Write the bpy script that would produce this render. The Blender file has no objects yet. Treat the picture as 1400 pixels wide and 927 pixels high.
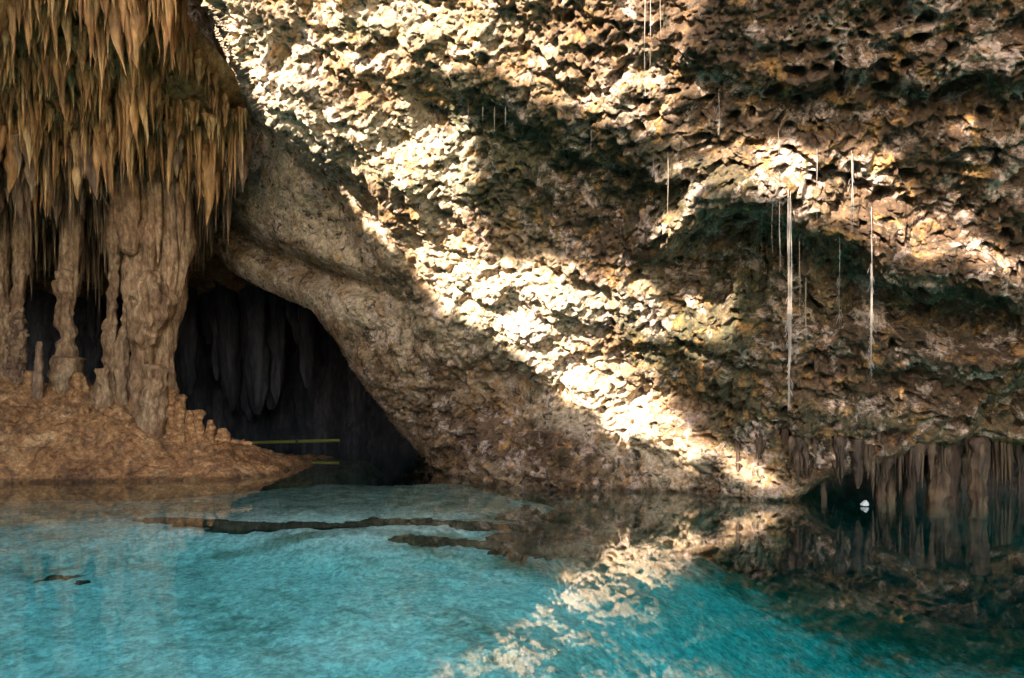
import bpy, math, random
import numpy as np
from mathutils import Vector

random.seed(7)
rng = np.random.default_rng(11)
C = bpy.context.scene.collection
sc = bpy.context.scene

# ------------------------------------------------------------------ camera
CAM_Z, F, HX, HY = 1.6, 933.3, 700.0, 560.0
cd = bpy.data.cameras.new("camera")
cd.lens = 24.0; cd.sensor_width = 36.0
cd.shift_y = (HY - 463.5) / 1400.0
cd.clip_start = 0.05; cd.clip_end = 500.0
cam = bpy.data.objects.new("camera", cd)
cam.location = (0, 0, CAM_Z); cam.rotation_euler = (math.radians(90), 0, 0)
C.objects.link(cam); sc.camera = cam

# ------------------------------------------------------------------ light
SUN_EL, SUN_AZ = math.radians(23.5), math.radians(-36)     # az: degrees to the right of straight behind the camera
to_sun = Vector((math.sin(SUN_AZ) * math.cos(SUN_EL), -math.cos(SUN_AZ) * math.cos(SUN_EL), math.sin(SUN_EL)))
w = bpy.data.worlds.new("World"); sc.world = w; w.use_nodes = True
nt = w.node_tree; bg = nt.nodes["Background"]
sky = nt.nodes.new("ShaderNodeTexSky"); sky.sky_type = 'NISHITA'; sky.sun_disc = False
sky.sun_elevation = SUN_EL
sky.sun_rotation = math.atan2(to_sun.x, to_sun.y)
nt.links.new(sky.outputs[0], bg.inputs[0]); bg.inputs[1].default_value = 0.15
sd = bpy.data.lights.new("sun", 'SUN'); sd.energy = 4.2; sd.angle = math.radians(0.45); sd.color = (1, 0.95, 0.87)
sun = bpy.data.objects.new("sun", sd); C.objects.link(sun)
sun.rotation_euler = to_sun.to_track_quat('Z', 'Y').to_euler()
vs = sc.view_settings
vs.view_transform = 'Standard'; vs.look = 'None'; vs.gamma = 1; vs.use_curve_mapping = False
vs.exposure = 2.95
sc.cycles.max_bounces = 6; sc.cycles.diffuse_bounces = 1; sc.cycles.glossy_bounces = 3
sc.cycles.transparent_max_bounces = 8; sc.cycles.transmission_bounces = 2

# ------------------------------------------------------------------ noise (numpy)
M32 = np.uint64(0xFFFFFFFF)
def _hash(ix, iy, iz, seed):
    h = (ix.astype(np.int64) * 374761393 + iy.astype(np.int64) * 668265263 + iz.astype(np.int64) * 2147483647 + seed * 974711)
    h = h.astype(np.uint64) & M32
    h = ((h ^ (h >> np.uint64(13))) * np.uint64(1274126177)) & M32
    h = ((h ^ (h >> np.uint64(16))) * np.uint64(2246822519)) & M32
    return h ^ (h >> np.uint64(15))
def gnoise(p, seed=0):
    """gradient noise, about -1..1; p is (n,3)"""
    i = np.floor(p); f = p - i; i = i.astype(np.int64)
    u = f * f * f * (f * (f * 6 - 15) + 10)
    out = 0
    for dx in (0, 1):
        wx = u[:, 0] if dx else 1 - u[:, 0]
        for dy in (0, 1):
            wy = u[:, 1] if dy else 1 - u[:, 1]
            for dz in (0, 1):
                wz = u[:, 2] if dz else 1 - u[:, 2]
                h = _hash(i[:, 0] + dx, i[:, 1] + dy, i[:, 2] + dz, seed)
                gx = (h & np.uint64(1023)).astype(float) / 511.5 - 1
                gy = ((h >> np.uint64(10)) & np.uint64(1023)).astype(float) / 511.5 - 1
                gz = ((h >> np.uint64(20)) & np.uint64(1023)).astype(float) / 511.5 - 1
                out = out + wx * wy * wz * (gx * (f[:, 0] - dx) + gy * (f[:, 1] - dy) + gz * (f[:, 2] - dz))
    return out * 1.5
def fbm(p, oct=4, seed=0, gain=0.5):
    a, s, t = 1.0, 0, 0
    for k in range(oct):
        s = s + a * gnoise(p * (2.03 ** k) + 17.3 * k, seed + k); t += a; a *= gain
    return s / t * 1.4
def worley(p, seed=0, jit=0.9, ids=False):
    """distance to nearest and second nearest feature point"""
    i = np.floor(p).astype(np.int64); f1 = np.full(len(p), 9.0); f2 = f1.copy(); rid = f1.copy()
    for dx in (-1, 0, 1):
        for dy in (-1, 0, 1):
            for dz in (-1, 0, 1):
                cx, cy, cz = i[:, 0] + dx, i[:, 1] + dy, i[:, 2] + dz
                h = _hash(cx, cy, cz, seed)
                a = (h & np.uint64(1023)).astype(float) / 1023
                b = ((h >> np.uint64(10)) & np.uint64(1023)).astype(float) / 1023
                c = ((h >> np.uint64(20)) & np.uint64(1023)).astype(float) / 1023
                d = np.sqrt((cx + .5 + jit * (a - .5) - p[:, 0]) ** 2 + (cy + .5 + jit * (b - .5) - p[:, 1]) ** 2 + (cz + .5 + jit * (c - .5) - p[:, 2]) ** 2)
                if ids: rid = np.where(d < f1, ((h >> np.uint64(7)) & np.uint64(255)).astype(float) / 255, rid)
                f2 = np.minimum(f2, np.maximum(f1, d)); f1 = np.minimum(f1, d)
    return (f1, f2, rid) if ids else (f1, f2)
def sst(x, a, b):
    t = np.clip((x - a) / (b - a), 0, 1); return t * t * (3 - 2 * t)
def warp(p, amt, freq, seed):
    return p + amt * np.stack([fbm(p * freq, 2, seed), fbm(p * freq + 31, 2, seed + 5), fbm(p * freq + 57, 2, seed + 9)], 1)

# ------------------------------------------------------------------ helpers
def P(px, py, d):
    """the point at distance d (metres in front of the camera) seen at this pixel of the photograph"""
    px, py, d = np.broadcast_arrays(np.asarray(px, float), np.asarray(py, float), np.asarray(d, float))
    return np.stack([(px - HX) / F * d, d, CAM_Z - (py - HY) / F * d], -1)
def mesh_np(name, V, Q, smooth=True, attrs=None):
    V = np.asarray(V, np.float32); Q = np.asarray(Q, np.int32)
    me = bpy.data.meshes.new(name)
    k = Q.shape[1]
    me.vertices.add(len(V)); me.vertices.foreach_set('co', V.ravel())
    me.loops.add(Q.size); me.loops.foreach_set('vertex_index', Q.ravel())
    me.polygons.add(len(Q)); me.polygons.foreach_set('loop_start', np.arange(0, Q.size, k, dtype=np.int32))
    me.update(calc_edges=True)
    me.polygons.foreach_set('use_smooth', np.full(len(Q), smooth))
    for an, av in (attrs or {}).items():
        a = me.attributes.new(an, 'FLOAT', 'POINT'); a.data.foreach_set('value', np.asarray(av, np.float32))
    me.validate(); return me
def link(name, me, mat, parent=None, loc=None, kind=None, label=None, cat=None, group=None):
    o = bpy.data.objects.new(name, me); C.objects.link(o)
    if mat is not None and me is not None and not me.materials: me.materials.append(mat)
    if parent is not None: o.parent = parent
    if loc is not None: o.location = loc
    if kind: o['kind'] = kind
    if label: o['label'] = label
    if cat: o['category'] = cat
    if group: o['group'] = group
    return o
def grid_quads(nu, nv, keep=None):
    a = np.arange(nu * nv).reshape(nv, nu)
    q = np.stack([a[:-1, :-1], a[:-1, 1:], a[1:, 1:], a[1:, :-1]], -1).reshape(-1, 4)
    return q if keep is None else q[keep(q)]
def grid_normals(V, nu, nv):
    g = V.reshape(nv, nu, 3)
    du = np.gradient(g, axis=1); dv = np.gradient(g, axis=0)
    n = np.cross(du, dv); n /= np.linalg.norm(n, axis=2, keepdims=True) + 1e-9
    return n.reshape(-1, 3)
def axis_lines(segs):
    """segs: (start, end, step) runs joined into one increasing list"""
    out = []
    for a, b, s in segs: out.append(np.arange(a, b, s))
    return np.concatenate(out + [[segs[-1][1]]])
def tps(ctrl):
    ctrl = np.array(ctrl, float); X = ctrl[:, :2] / 500; z = ctrl[:, 2]; n = len(X)
    def U(r2): return 0.5 * r2 * np.log(r2 + 1e-12)
    K = U(((X[:, None] - X[None]) ** 2).sum(-1)) + 1e-3 * np.eye(n)
    Pm = np.hstack([np.ones((n, 1)), X]); A = np.block([[K, Pm], [Pm.T, np.zeros((3, 3))]])
    s = np.linalg.solve(A, np.concatenate([z, np.zeros(3)]))
    def f(px, py):
        q = np.stack([px, py], -1).reshape(-1, 2) / 500
        r = s[n] + q @ s[n + 1:]
        for k in range(n): r += s[k] * U(((q - X[k]) ** 2).sum(-1))
        return r.reshape(np.shape(px))
    return f
def polyline_sd(px, py, pts):
    """distance to a polyline, nearest point, and side (+ on the left of travel)"""
    best = np.full(px.shape, 1e9); nx = px.copy(); ny = py.copy(); side = np.ones(px.shape)
    for (ax, ay), (bx, by) in zip(pts[:-1], pts[1:]):
        vx, vy = bx - ax, by - ay; L = vx * vx + vy * vy
        t = np.clip(((px - ax) * vx + (py - ay) * vy) / L, 0, 1)
        qx, qy = ax + t * vx, ay + t * vy
        d = np.hypot(px - qx, py - qy); m = d < best - 1e-6
        best = np.where(m, d, best); nx = np.where(m, qx, nx); ny = np.where(m, qy, ny)
        side = np.where(m, np.sign(vx * (py - qy) - vy * (px - qx)), side)
    return best, nx, ny, side

# ------------------------------------------------------------------ materials
def N(nt, t, **kw):
    n = nt.nodes.new(t)
    for k, v in kw.items():
        if k.startswith('i_'): n.inputs[k[2:]].default_value = v
        else: setattr(n, k, v)
    return n
def ramp(nt, fac, stops, interp='LINEAR'):
    r = nt.nodes.new("ShaderNodeValToRGB"); r.color_ramp.interpolation = interp
    e = r.color_ramp.elements
    while len(e) < len(stops): e.new(0.5)
    for k, (pos, c) in enumerate(stops):
        e[k].position = pos; e[k].color = (*c, 1) if len(c) == 3 else c
    nt.links.new(fac, r.inputs[0]); return r.outputs[0]
def mix(nt, fac, a, b, mode='MIX'):
    m = nt.nodes.new("ShaderNodeMix"); m.data_type = 'RGBA'; m.blend_type = mode
    for s, v in ((m.inputs[0], fac), (m.inputs[6], a), (m.inputs[7], b)):
        if isinstance(v, (int, float)): s.default_value = v
        elif isinstance(v, tuple): s.default_value = (*v, 1)
        else: nt.links.new(v, s)
    return m.outputs[2]
def math_(nt, op, a, b=None, c=None, clamp=False):
    m = nt.nodes.new("ShaderNodeMath"); m.operation = op; m.use_clamp = clamp
    for k, v in enumerate((a, b, c)):
        if v is None: continue
        if isinstance(v, (int, float)): m.inputs[k].default_value = v
        else: nt.links.new(v, m.inputs[k])
    return m.outputs[0]
def coords(nt, scale=(1, 1, 1), rand=False):
    tc = nt.nodes.new("ShaderNodeTexCoord"); mp = nt.nodes.new("ShaderNodeMapping")
    mp.inputs['Scale'].default_value = scale
    nt.links.new(tc.outputs['Object'], mp.inputs[0])
    if rand:
        oi = nt.nodes.new("ShaderNodeObjectInfo"); 
        v = nt.nodes.new("ShaderNodeVectorMath"); v.operation = 'SCALE'; v.inputs[0].default_value = (37, 23, 11)
        nt.links.new(oi.outputs['Random'], v.inputs['Scale']); nt.links.new(v.outputs[0], mp.inputs['Location'])
    return mp.outputs[0]
def tex(nt, vec, scale, detail=6, rough=0.6, dist=0.0):
    n = N(nt, "ShaderNodeTexNoise"); n.inputs['Scale'].default_value = scale
    n.inputs['Detail'].default_value = detail; n.inputs['Roughness'].default_value = rough
    n.inputs['Distortion'].default_value = dist
    nt.links.new(vec, n.inputs['Vector']); return n.outputs['Fac']
def new_mat(name):
    m = bpy.data.materials.new(name); m.use_nodes = True
    return m, m.node_tree, m.node_tree.nodes["Principled BSDF"]

def rock_mat(name, dark, mid, pale, algae=None, scale=1.0, bump=0.6, fine=26, stretch=(1, 1, 1), rough=0.85, rand=False, stain=None, film=0.0, wet=False):
    m, nt, b = new_mat(name)
    v = coords(nt, stretch, rand)
    n1 = tex(nt, v, 0.9 * scale, 5, 0.6, 0.3)
    n2 = tex(nt, v, 5.5 * scale, 8, 0.68, 0.2)
    s = math_(nt, 'ADD', math_(nt, 'MULTIPLY', n1, 0.5), math_(nt, 'MULTIPLY', n2, 0.5))
    col = ramp(nt, s, [(0.36, dark), (0.5, mid), (0.64, pale)])
    if stain:
        n3 = tex(nt, v, 2.3 * scale, 6, 0.7, 0.6)
        col = mix(nt, ramp(nt, n3, [(0.52, (0, 0, 0)), (0.66, (1, 1, 1))]), col, stain)
    if algae:
        at = nt.nodes.new("ShaderNodeAttribute"); at.attribute_name = 'algae'
        n4 = tex(nt, v, 3.1 * scale, 8, 0.7, 0.3)
        f = math_(nt, 'ADD', at.outputs['Fac'], math_(nt, 'MULTIPLY', math_(nt, 'SUBTRACT', n4, 0.5), 1.6))
        fac = ramp(nt, f, [(0.38, (0, 0, 0)), (0.72, (0.92, 0.92, 0.92))])
        acol = ramp(nt, n2, [(0.38, algae[0]), (0.62, algae[1])])
        col = mix(nt, fac, col, acol)
        at2 = nt.nodes.new("ShaderNodeAttribute"); at2.attribute_name = 'rust_shade'
        f2 = math_(nt, 'ADD', at2.outputs['Fac'], math_(nt, 'MULTIPLY', math_(nt, 'SUBTRACT', n2, 0.5), 1.2))
        col = mix(nt, ramp(nt, f2, [(0.3, (0, 0, 0)), (0.8, (.9, .9, .9))]), col, algae[2])
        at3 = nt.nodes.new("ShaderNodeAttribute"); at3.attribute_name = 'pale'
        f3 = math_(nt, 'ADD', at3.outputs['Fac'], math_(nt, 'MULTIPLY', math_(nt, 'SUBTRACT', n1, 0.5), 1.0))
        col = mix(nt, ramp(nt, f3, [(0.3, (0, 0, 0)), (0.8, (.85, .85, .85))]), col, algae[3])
    if algae and film > 0.8:                    # crusts and iron stains
        n7 = tex(nt, v, 1.7, 9, 0.75, 0.5)
        col = mix(nt, ramp(nt, n7, [(0.52, (0, 0, 0)), (0.6, (0.75, 0.75, 0.75))]), col, (0.56, 0.40, 0.31))
        n8 = tex(nt, v, 2.6, 8, 0.7, 0.9)
        col = mix(nt, ramp(nt, n8, [(0.54, (0, 0, 0)), (0.62, (0.8, 0.8, 0.8))]), col, (0.34, 0.17, 0.05))
    if film:
        n5 = tex(nt, v, 4.2, 9, 0.72, 0.8)
        col = mix(nt, ramp(nt, n5, [(0.535, (0, 0, 0)), (0.61, (film, film, film))]), col, (0.018, 0.018, 0.011))
        n6 = tex(nt, v, 13.0, 6, 0.7, 0.3)
        col = mix(nt, 1.0, col, ramp(nt, n6, [(0.36, (0.55, 0.52, 0.5)), (0.62, (1.25, 1.2, 1.12))]), 'MULTIPLY')
    if wet:                                     # damp line along the waterline
        ge = nt.nodes.new("ShaderNodeNewGeometry"); sp = nt.nodes.new("ShaderNodeSeparateXYZ"); nt.links.new(ge.outputs['Position'], sp.inputs[0])
        hz = math_(nt, 'ADD', sp.outputs['Z'], math_(nt, 'MULTIPLY', math_(nt, 'SUBTRACT', n2, 0.5), -0.35))
        wf = ramp(nt, hz, [(0.05, (0.42, 0.42, 0.40)), (0.11, (1, 1, 1))])
        col = mix(nt, 1.0, col, wf, 'MULTIPLY')
    nt.links.new(col, b.inputs['Base Color'])
    b.inputs['Roughness'].default_value = rough
    b.inputs['Specular IOR Level'].default_value = 0.25
    h1 = tex(nt, v, fine * scale, 5, 0.7)
    vor = N(nt, "ShaderNodeTexVoronoi"); vor.inputs['Scale'].default_value = fine * 0.45 * scale
    nt.links.new(v, vor.inputs['Vector'])
    hh = math_(nt, 'ADD', h1, math_(nt, 'MULTIPLY', vor.outputs['Distance'], 0.7))
    bp = N(nt, "ShaderNodeBump"); bp.inputs['Strength'].default_value = bump; bp.inputs['Distance'].default_value = 0.05
    nt.links.new(hh, bp.inputs['Height']); nt.links.new(bp.outputs[0], b.inputs['Normal'])
    return m

M_wall = rock_mat("limestone_wall", (0.09, 0.045, 0.02), (0.25, 0.15, 0.078), (0.48, 0.34, 0.2),
                  algae=((0.025, 0.027, 0.013), (0.10, 0.095, 0.04), (0.075, 0.04, 0.02), (0.66, 0.50, 0.33)), bump=0.8, film=0.85, wet=True)
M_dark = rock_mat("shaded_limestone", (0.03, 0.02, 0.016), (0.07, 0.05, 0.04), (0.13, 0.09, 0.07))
M_stal = rock_mat("ochre_dripstone", (0.16, 0.06, 0.02), (0.58, 0.265, 0.09), (0.84, 0.49, 0.21), film=0.35, scale=1.4, stretch=(1, 1, 0.25), bump=0.45, fine=18, rough=0.6, rand=True)
M_stal2 = rock_mat("pale_brown_dripstone", (0.12, 0.05, 0.026), (0.33, 0.175, 0.09), (0.60, 0.37, 0.2), film=0.5, scale=1.6, stretch=(1, 1, 0.25), bump=0.5, fine=18, rough=0.7, rand=True)
M_col = rock_mat("column_dripstone", (0.15, 0.065, 0.028), (0.40, 0.205, 0.095), (0.68, 0.41, 0.21), film=0.35, scale=1.6, stretch=(1, 1, 0.4), bump=0.7, fine=16, rough=0.7)
M_mound = rock_mat("ochre_mound_rock", (0.13, 0.05, 0.018), (0.46, 0.20, 0.07), (0.74, 0.40, 0.17), scale=1.2, bump=0.6, fine=14, stain=(0.2, 0.1, 0.05), film=0.3, wet=True)
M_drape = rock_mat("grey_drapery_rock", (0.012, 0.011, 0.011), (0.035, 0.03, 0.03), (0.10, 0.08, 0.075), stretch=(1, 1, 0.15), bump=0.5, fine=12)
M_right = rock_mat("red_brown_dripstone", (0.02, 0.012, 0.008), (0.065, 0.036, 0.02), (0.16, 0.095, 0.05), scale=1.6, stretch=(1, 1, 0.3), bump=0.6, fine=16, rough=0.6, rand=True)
M_bed = rock_mat("pool_sediment", (0.26, 0.27, 0.2), (0.68, 0.68, 0.56), (0.85, 0.85, 0.74), scale=0.9, bump=0.4, fine=9, film=0.22,
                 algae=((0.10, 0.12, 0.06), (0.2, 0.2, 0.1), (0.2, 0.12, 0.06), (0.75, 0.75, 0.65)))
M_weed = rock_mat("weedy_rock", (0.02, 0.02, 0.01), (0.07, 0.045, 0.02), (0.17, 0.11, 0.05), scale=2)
M_white = rock_mat("white_stone", (0.5, 0.48, 0.44), (0.68, 0.66, 0.6), (0.8, 0.78, 0.72), scale=4)
def plain(name, col, rough=0.7):
    m, nt, b = new_mat(name)
    v = coords(nt); n = tex(nt, v, 30, 4, 0.6)
    c = ramp(nt, n, [(0.3, tuple(x * 0.65 for x in col)), (0.7, tuple(min(1, x * 1.15) for x in col))])
    nt.links.new(c, b.inputs['Base Color']); b.inputs['Roughness'].default_value = rough; return m
M_root = plain("pale_root_fibre", (0.36, 0.26, 0.17)); M_root2 = plain("grey_root_fibre", (0.34, 0.27, 0.22))
M_yellow = plain("yellow_pipe_paint", (0.26, 0.21, 0.025), 0.4); M_clamp = plain("dark_clamp", (0.08, 0.06, 0.04))

def water_mat():
    m = bpy.data.materials.new("pool_water"); m.use_nodes = True; nt = m.node_tree; nt.nodes.clear()
    out = N(nt, "ShaderNodeOutputMaterial")
    geo = N(nt, "ShaderNodeNewGeometry")
    dt = N(nt, "ShaderNodeVectorMath", operation='DOT_PRODUCT')
    nt.links.new(geo.outputs['Incoming'], dt.inputs[0]); nt.links.new(geo.outputs['Normal'], dt.inputs[1])
    c = math_(nt, 'ABSOLUTE', dt.outputs['Value'])
    q = math_(nt, 'POWER', math_(nt, 'SUBTRACT', 1.0, c), 5.0)
    fr = math_(nt, 'ADD', math_(nt, 'MULTIPLY', q, 0.98), 0.02)
    gl = N(nt, "ShaderNodeBsdfGlossy"); gl.inputs['Roughness'].default_value = 0.02; gl.inputs['Color'].default_value = (1, 1, 1, 1)
    tr = N(nt, "ShaderNodeBsdfTransparent")
    mx = N(nt, "ShaderNodeMixShader")
    nt.links.new(fr, mx.inputs[0]); nt.links.new(tr.outputs[0], mx.inputs[1]); nt.links.new(gl.outputs[0], mx.inputs[2])
    nt.links.new(mx.outputs[0], out.inputs['Surface'])
    ab = N(nt, "ShaderNodeVolumeAbsorption"); ab.inputs['Color'].default_value = (0.24, 0.875, 0.89, 1); ab.inputs['Density'].default_value = 0.6
    nt.links.new(ab.outputs[0], out.inputs['Volume'])
    return m
M_water = water_mat()

# ================================================================== LARGE STRUCTURE
# ---- the overhanging main wall
RIDGE_Y = [-700, -200, 0, 100, 160, 205, 270, 300, 380, 430, 500, 590, 720]
RIDGE_X = [150, 240, 285, 335, 365, 420, 505, 535, 570, 600, 690, 850, 1010]
DR = tps([(290, 0, 11), (400, 190, 12.3), (560, 400, 14), (700, 500, 14.1), (850, 590, 13.9), (650, 660, 14.9), (900, 672, 13.3),
          (1070, 685, 11.9), (1400, 695, 11.2), (700, 0, 9.7), (1100, 0, 8.3), (1400, 0, 7.6), (700, 300, 12.2), (1000, 300, 10.4),
          (1400, 300, 9.2), (1000, 500, 11.9), (1400, 500, 10.4), (1000, 600, 12.5), (700, 400, 13), (500, 100, 11.3),
          (300, -700, 9.0), (900, -700, 8.0), (1500, -700, 6.6), (1700, 300, 8.0), (1700, 700, 9.5), (900, 780, 13.0), (1700, -200, 6.5), (300, -300, 10)])
DL = tps([(250, 0, 16), (350, 200, 17.3), (290, 300, 19.5), (200, 280, 20.5), (400, 300, 16.8), (500, 330, 15.4), (450, 420, 17), (370, 395, 18.6),
          (480, 500, 17.3), (560, 590, 17.4), (605, 645, 17.6), (620, 600, 16.0), (570, 420, 14.6), (150, 100, 18.5), (0, 0, 19), (0, -700, 14), (300, -700, 11),
          (700, 500, 14.4), (650, 660, 14.9), (850, 590, 14), (900, 672, 13.3), (1200, 690, 12), (420, 230, 15.3), (-100, 300, 21)])
LIP = [(-200, 240), (200, 288), (272, 322), (318, 372), (365, 398), (425, 424), (462, 470), (492, 520), (545, 590), (590, 632), (606, 655),
       (618, 780), (1056, 780), (1072, 690), (1120, 664), (1190, 640), (1260, 616), (1330, 600), (1420, 606), (1760, 600)]
LEDGES = [  # curve, how far it stands proud, band height, undercut
    ([(900, 330), (945, 285), (1050, 270), (1120, 330), (1230, 375), (1400, 420)], 0.75, 60, 0.55),
    ([(560, 90), (640, 130), (800, 190), (900, 215), (960, 225)], 0.26, 40, 0.30),
    ([(360, 120), (470, 220), (560, 290), (640, 320)], 0.22, 32, 0.06),
    ([(600, 400), (690, 400), (820, 455), (960, 470), (1100, 490)], 0.22, 45, 0.08),
    ([(640, 470), (740, 540), (860, 590), (1000, 640)], 0.24, 40, 0.15),
    ([(1160, 470), (1260, 500), (1420, 480)], 0.35, 40, 0.35),
    ([(840, 50), (1000, 90), (1200, 110), (1420, 100)], 0.14, 40, 0.16),
]
def wall_depth(px, py, plain=False, jx=0.0, jy=0.0):
    side = px - np.interp(py, RIDGE_Y, RIDGE_X)
    wd = np.interp(py, [-700, 0, 150, 300, 450, 600], [30, 22, 26, 60, 80, 100])
    k = sst(side, -wd, wd * 0.6)
    r, l = DR(px, py), DL(px, py)
    d = l * (1 - k) + r * k
    if plain: return d, k
    for pts, amp, band, cut in LEDGES:
        dist, nx, ny, s = polyline_sd(px + jx, py + jy, pts)
        v = (py + jy - ny)                         # + below the curve
        ends = sst(px, pts[0][0] - 60, pts[0][0] + 40) * (1 - sst(px, pts[-1][0] - 40, pts[-1][0] + 60))
        up = np.exp(-(np.minimum(v, 0) / band) ** 2) * (1 - sst(v, -6, 24))
        dn = sst(v, -4, 30) * np.exp(-(np.maximum(v - 22, 0) / (band * 0.9)) ** 2)
        d = d - (amp * up - cut * dn) * ends * k
    # the dark niche low on the far right
    nb, _, _, ns = polyline_sd(px, py, [(1290, 700), (1318, 590), (1345, 535), (1420, 490), (1760, 470)])
    d = d + 1.6 * sst(ns * nb, -6, 26)
    # folds of the smooth left part: two long grooves
    for pts, a_, w_ in (([(290, 290), (360, 345), (430, 372), (520, 400), (560, 470)], 0.8, 15), ([(430, 190), (455, 260), (470, 330), (520, 380)], 0.35, 22)):
        dist, _, _, s = polyline_sd(px, py, pts)
        d = d + a_ * np.exp(-(dist / w_) ** 2) * (1 - k) - 0.3 * a_ * np.exp(-((s * dist + 30) / 26) ** 2) * (1 - k)
    return d, k
def build_wall():
    xs = axis_lines([(-200, 180, 12), (180, 1402, 1.72), (1402, 1760, 9)])
    ys = axis_lines([(-700, -12, 9), (-12, 706, 1.68), (706, 860, 6)])
    nu, nv = len(xs), len(ys)
    gx, gy = np.meshgrid(xs, ys); px, py = gx.ravel(), gy.ravel()
    dist, nx, ny, side = polyline_sd(px, py, LIP)
    outside = side > 0                                  # below and left of the lip
    q = np.where(outside, dist, 0.0)
    # inward direction
    ix, iy = nx - px, ny - py
    L = np.hypot(ix, iy) + 1e-6
    inn = 4 * (1 - np.exp(-q / 8)) + 0.25 * np.maximum(q - 10, 0)
    bx = np.where(outside, nx + ix / L * inn, px); by = np.where(outside, ny + iy / L * inn, py)
    jv = P(bx, by, 12.0)
    jx = 26 * fbm(jv * 0.9, 4, 701); jy = 26 * fbm(jv * 0.9 + 77, 4, 702)
    back = np.where(outside, 0.35 + 0.10 * np.maximum(q, 0) + 0.05 * np.maximum(q - 12, 0), 0)
    d0, _ = wall_depth(bx, by, plain=True)
    n = grid_normals(P(bx, by, d0 + back), nu, nv)
    d, k = wall_depth(bx, by, jx=jx, jy=jy)
    rim = np.where(outside, 0, np.exp(-dist / 7.0)) * 0.35
    d = d + rim + back
    V = P(bx, by, d)
    flip = np.sign((n * -V).sum(1)); n *= flip[:, None]          # towards the camera
    V0 = V.copy()
    rough = k * 0.85 + 0.15                                         # smooth rock left of the ridge
    pockf = np.interp(px, [0, 450, 650, 900, 1400], [0.8, 0.85, 1.0, 1.0, 1.05])
    low = sst(by, 560, 640)
    W1 = warp(V, 0.35, 0.9, 3)
    big = fbm(W1 * np.array([0.55, 0.55, 0.8]), 4, 20)
    disp = 0.38 * big * (0.35 + 0.65 * k)
    # strata: thin shelves dipping to the right
    ph = V[:, 2] * 1.0 + V[:, 0] * 0.28 + 0.35 * fbm(V * 0.7, 3, 41)
    st = fbm(np.stack([V[:, 0] * 0.35, V[:, 1] * 0.35, ph * 2.6], 1), 3, 44)
    disp += 0.10 * st * k
    # pocks and knobs
    W2 = warp(V, 0.14, 2.0, 7)
    area = sst(fbm(V * 0.9, 3, 60), -0.4, 0.35)
    knob = sst(fbm(V * 1.4 + 9, 2, 61), -0.3, 0.3)
    h1_, _, hr = worley(warp(V, 0.3, 1.1, 17) * np.array([1.7, 1.7, 2.6]), 18, ids=True)
    hole = (1 - sst(h1_, 0.05, 0.42)) * sst(hr, 0.45, 0.75)
    f1, f2, fr = worley(W2 * np.array([3.6, 3.6, 4.6]), 5, ids=True)
    pit = (1 - sst(f1, 0.10, 0.50 - 0.08 * (1 - area))) * (0.35 + 0.75 * fr)
    g1, g2, gr = worley(warp(V, 0.06, 5, 9) * np.array([8.5, 8.5, 10.5]), 8, ids=True)
    pit2 = (1 - sst(g1, 0.08, 0.45)) * (0.3 + 0.9 * gr)
    coarse = 0.45 + 0.65 * sst(bx, 700, 1000)
    q1, _, qr = worley(warp(V, 0.03, 9, 19) * np.array([17, 17, 20]), 28, ids=True)
    disp -= rough * coarse * (0.42 * hole + 0.42 * pit * (0.35 + 0.65 * area) * (1 - 0.5 * low)) + rough * (0.16 * pit2 * (0.5 + 0.5 * knob) + 0.06 * (1 - sst(q1, 0.1, 0.45)) * (0.3 + qr))
    disp += rough * (0.20 * fbm(W2 * 1.5, 3, 70) + 0.12 * (0.35 - np.abs(fbm(W2 * 3.2 + 8, 2, 71))) + 0.075 * fbm(V * 8, 4, 80, 0.65))
    foot = sst(by, 500, 600) * (bx < 1080) * (1 - 0.3 * k) + 0.3 * sst(by, 380, 480) * (1 - k)
    disp += foot * (0.42 * (np.abs(fbm(V * np.array([0.9, .9, 1.2]) + 4, 3, 98)) - 0.2) + 0.16 * fbm(V * 2.6, 4, 97) - 0.20 * (1 - sst(f1, 0.08, 0.4)) * (fbm(V * 1.1, 2, 99) > 0) - 0.12 * (1 - sst(g1, 0.08, 0.38)))
    # the smooth part: small oblique scars
    sm = 1 - k
    sx = V[:, 0] * 0.8 - V[:, 2] * 0.6; sz = V[:, 0] * 0.6 + V[:, 2] * 0.8
    h1, _ = worley(np.stack([sx * 7, V[:, 1] * 4, sz * 3.2], 1), 12)
    disp -= sm * (0.07 * (1 - sst(h1, 0.08, 0.34)) + 0.0) 
    disp += sm * 0.10 * fbm(V * 2.5, 5, 90)
    # dark broken hollows on the smooth part's right
    for (cx, cy, rx, ry, a) in ((545, 420, 38, 45, 0.55), (690, 520, 70, 45, 0.55), (640, 560, 90, 45, 0.35), (1030, 370, 60, 45, 0.7), (880, 540, 40, 26, 0.5), (430, 300, 14, 30, 0.25), (790, 200, 50, 60, 0.3), (1190, 540, 60, 18, 0.4)):
        e = ((bx - cx) / rx) ** 2 + ((by - cy) / ry) ** 2
        disp -= a * np.exp(-e) * (0.35 + 0.65 * sst(fbm(V * 2.2, 4, 95), -0.35, 0.35))
    disp *= np.where((bx < 640) | (bx > 1066), 0.35 + 0.65 * sst(dist, 0, 26), 1.0)
    V = V + n * disp[:, None]
    # small sideways curl so that knobs overhang
    V += np.stack([0.03 * fbm(V0 * 6, 2, 101), 0.0 * V0[:, 0], 0.03 * fbm(V0 * 6 + 40, 2, 102)], 1) * rough[:, None]
    # wall colour masks: algae growths; brown and pale ones also paint shade and sunlight
    alg = np.full(len(V), 0.17)
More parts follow.
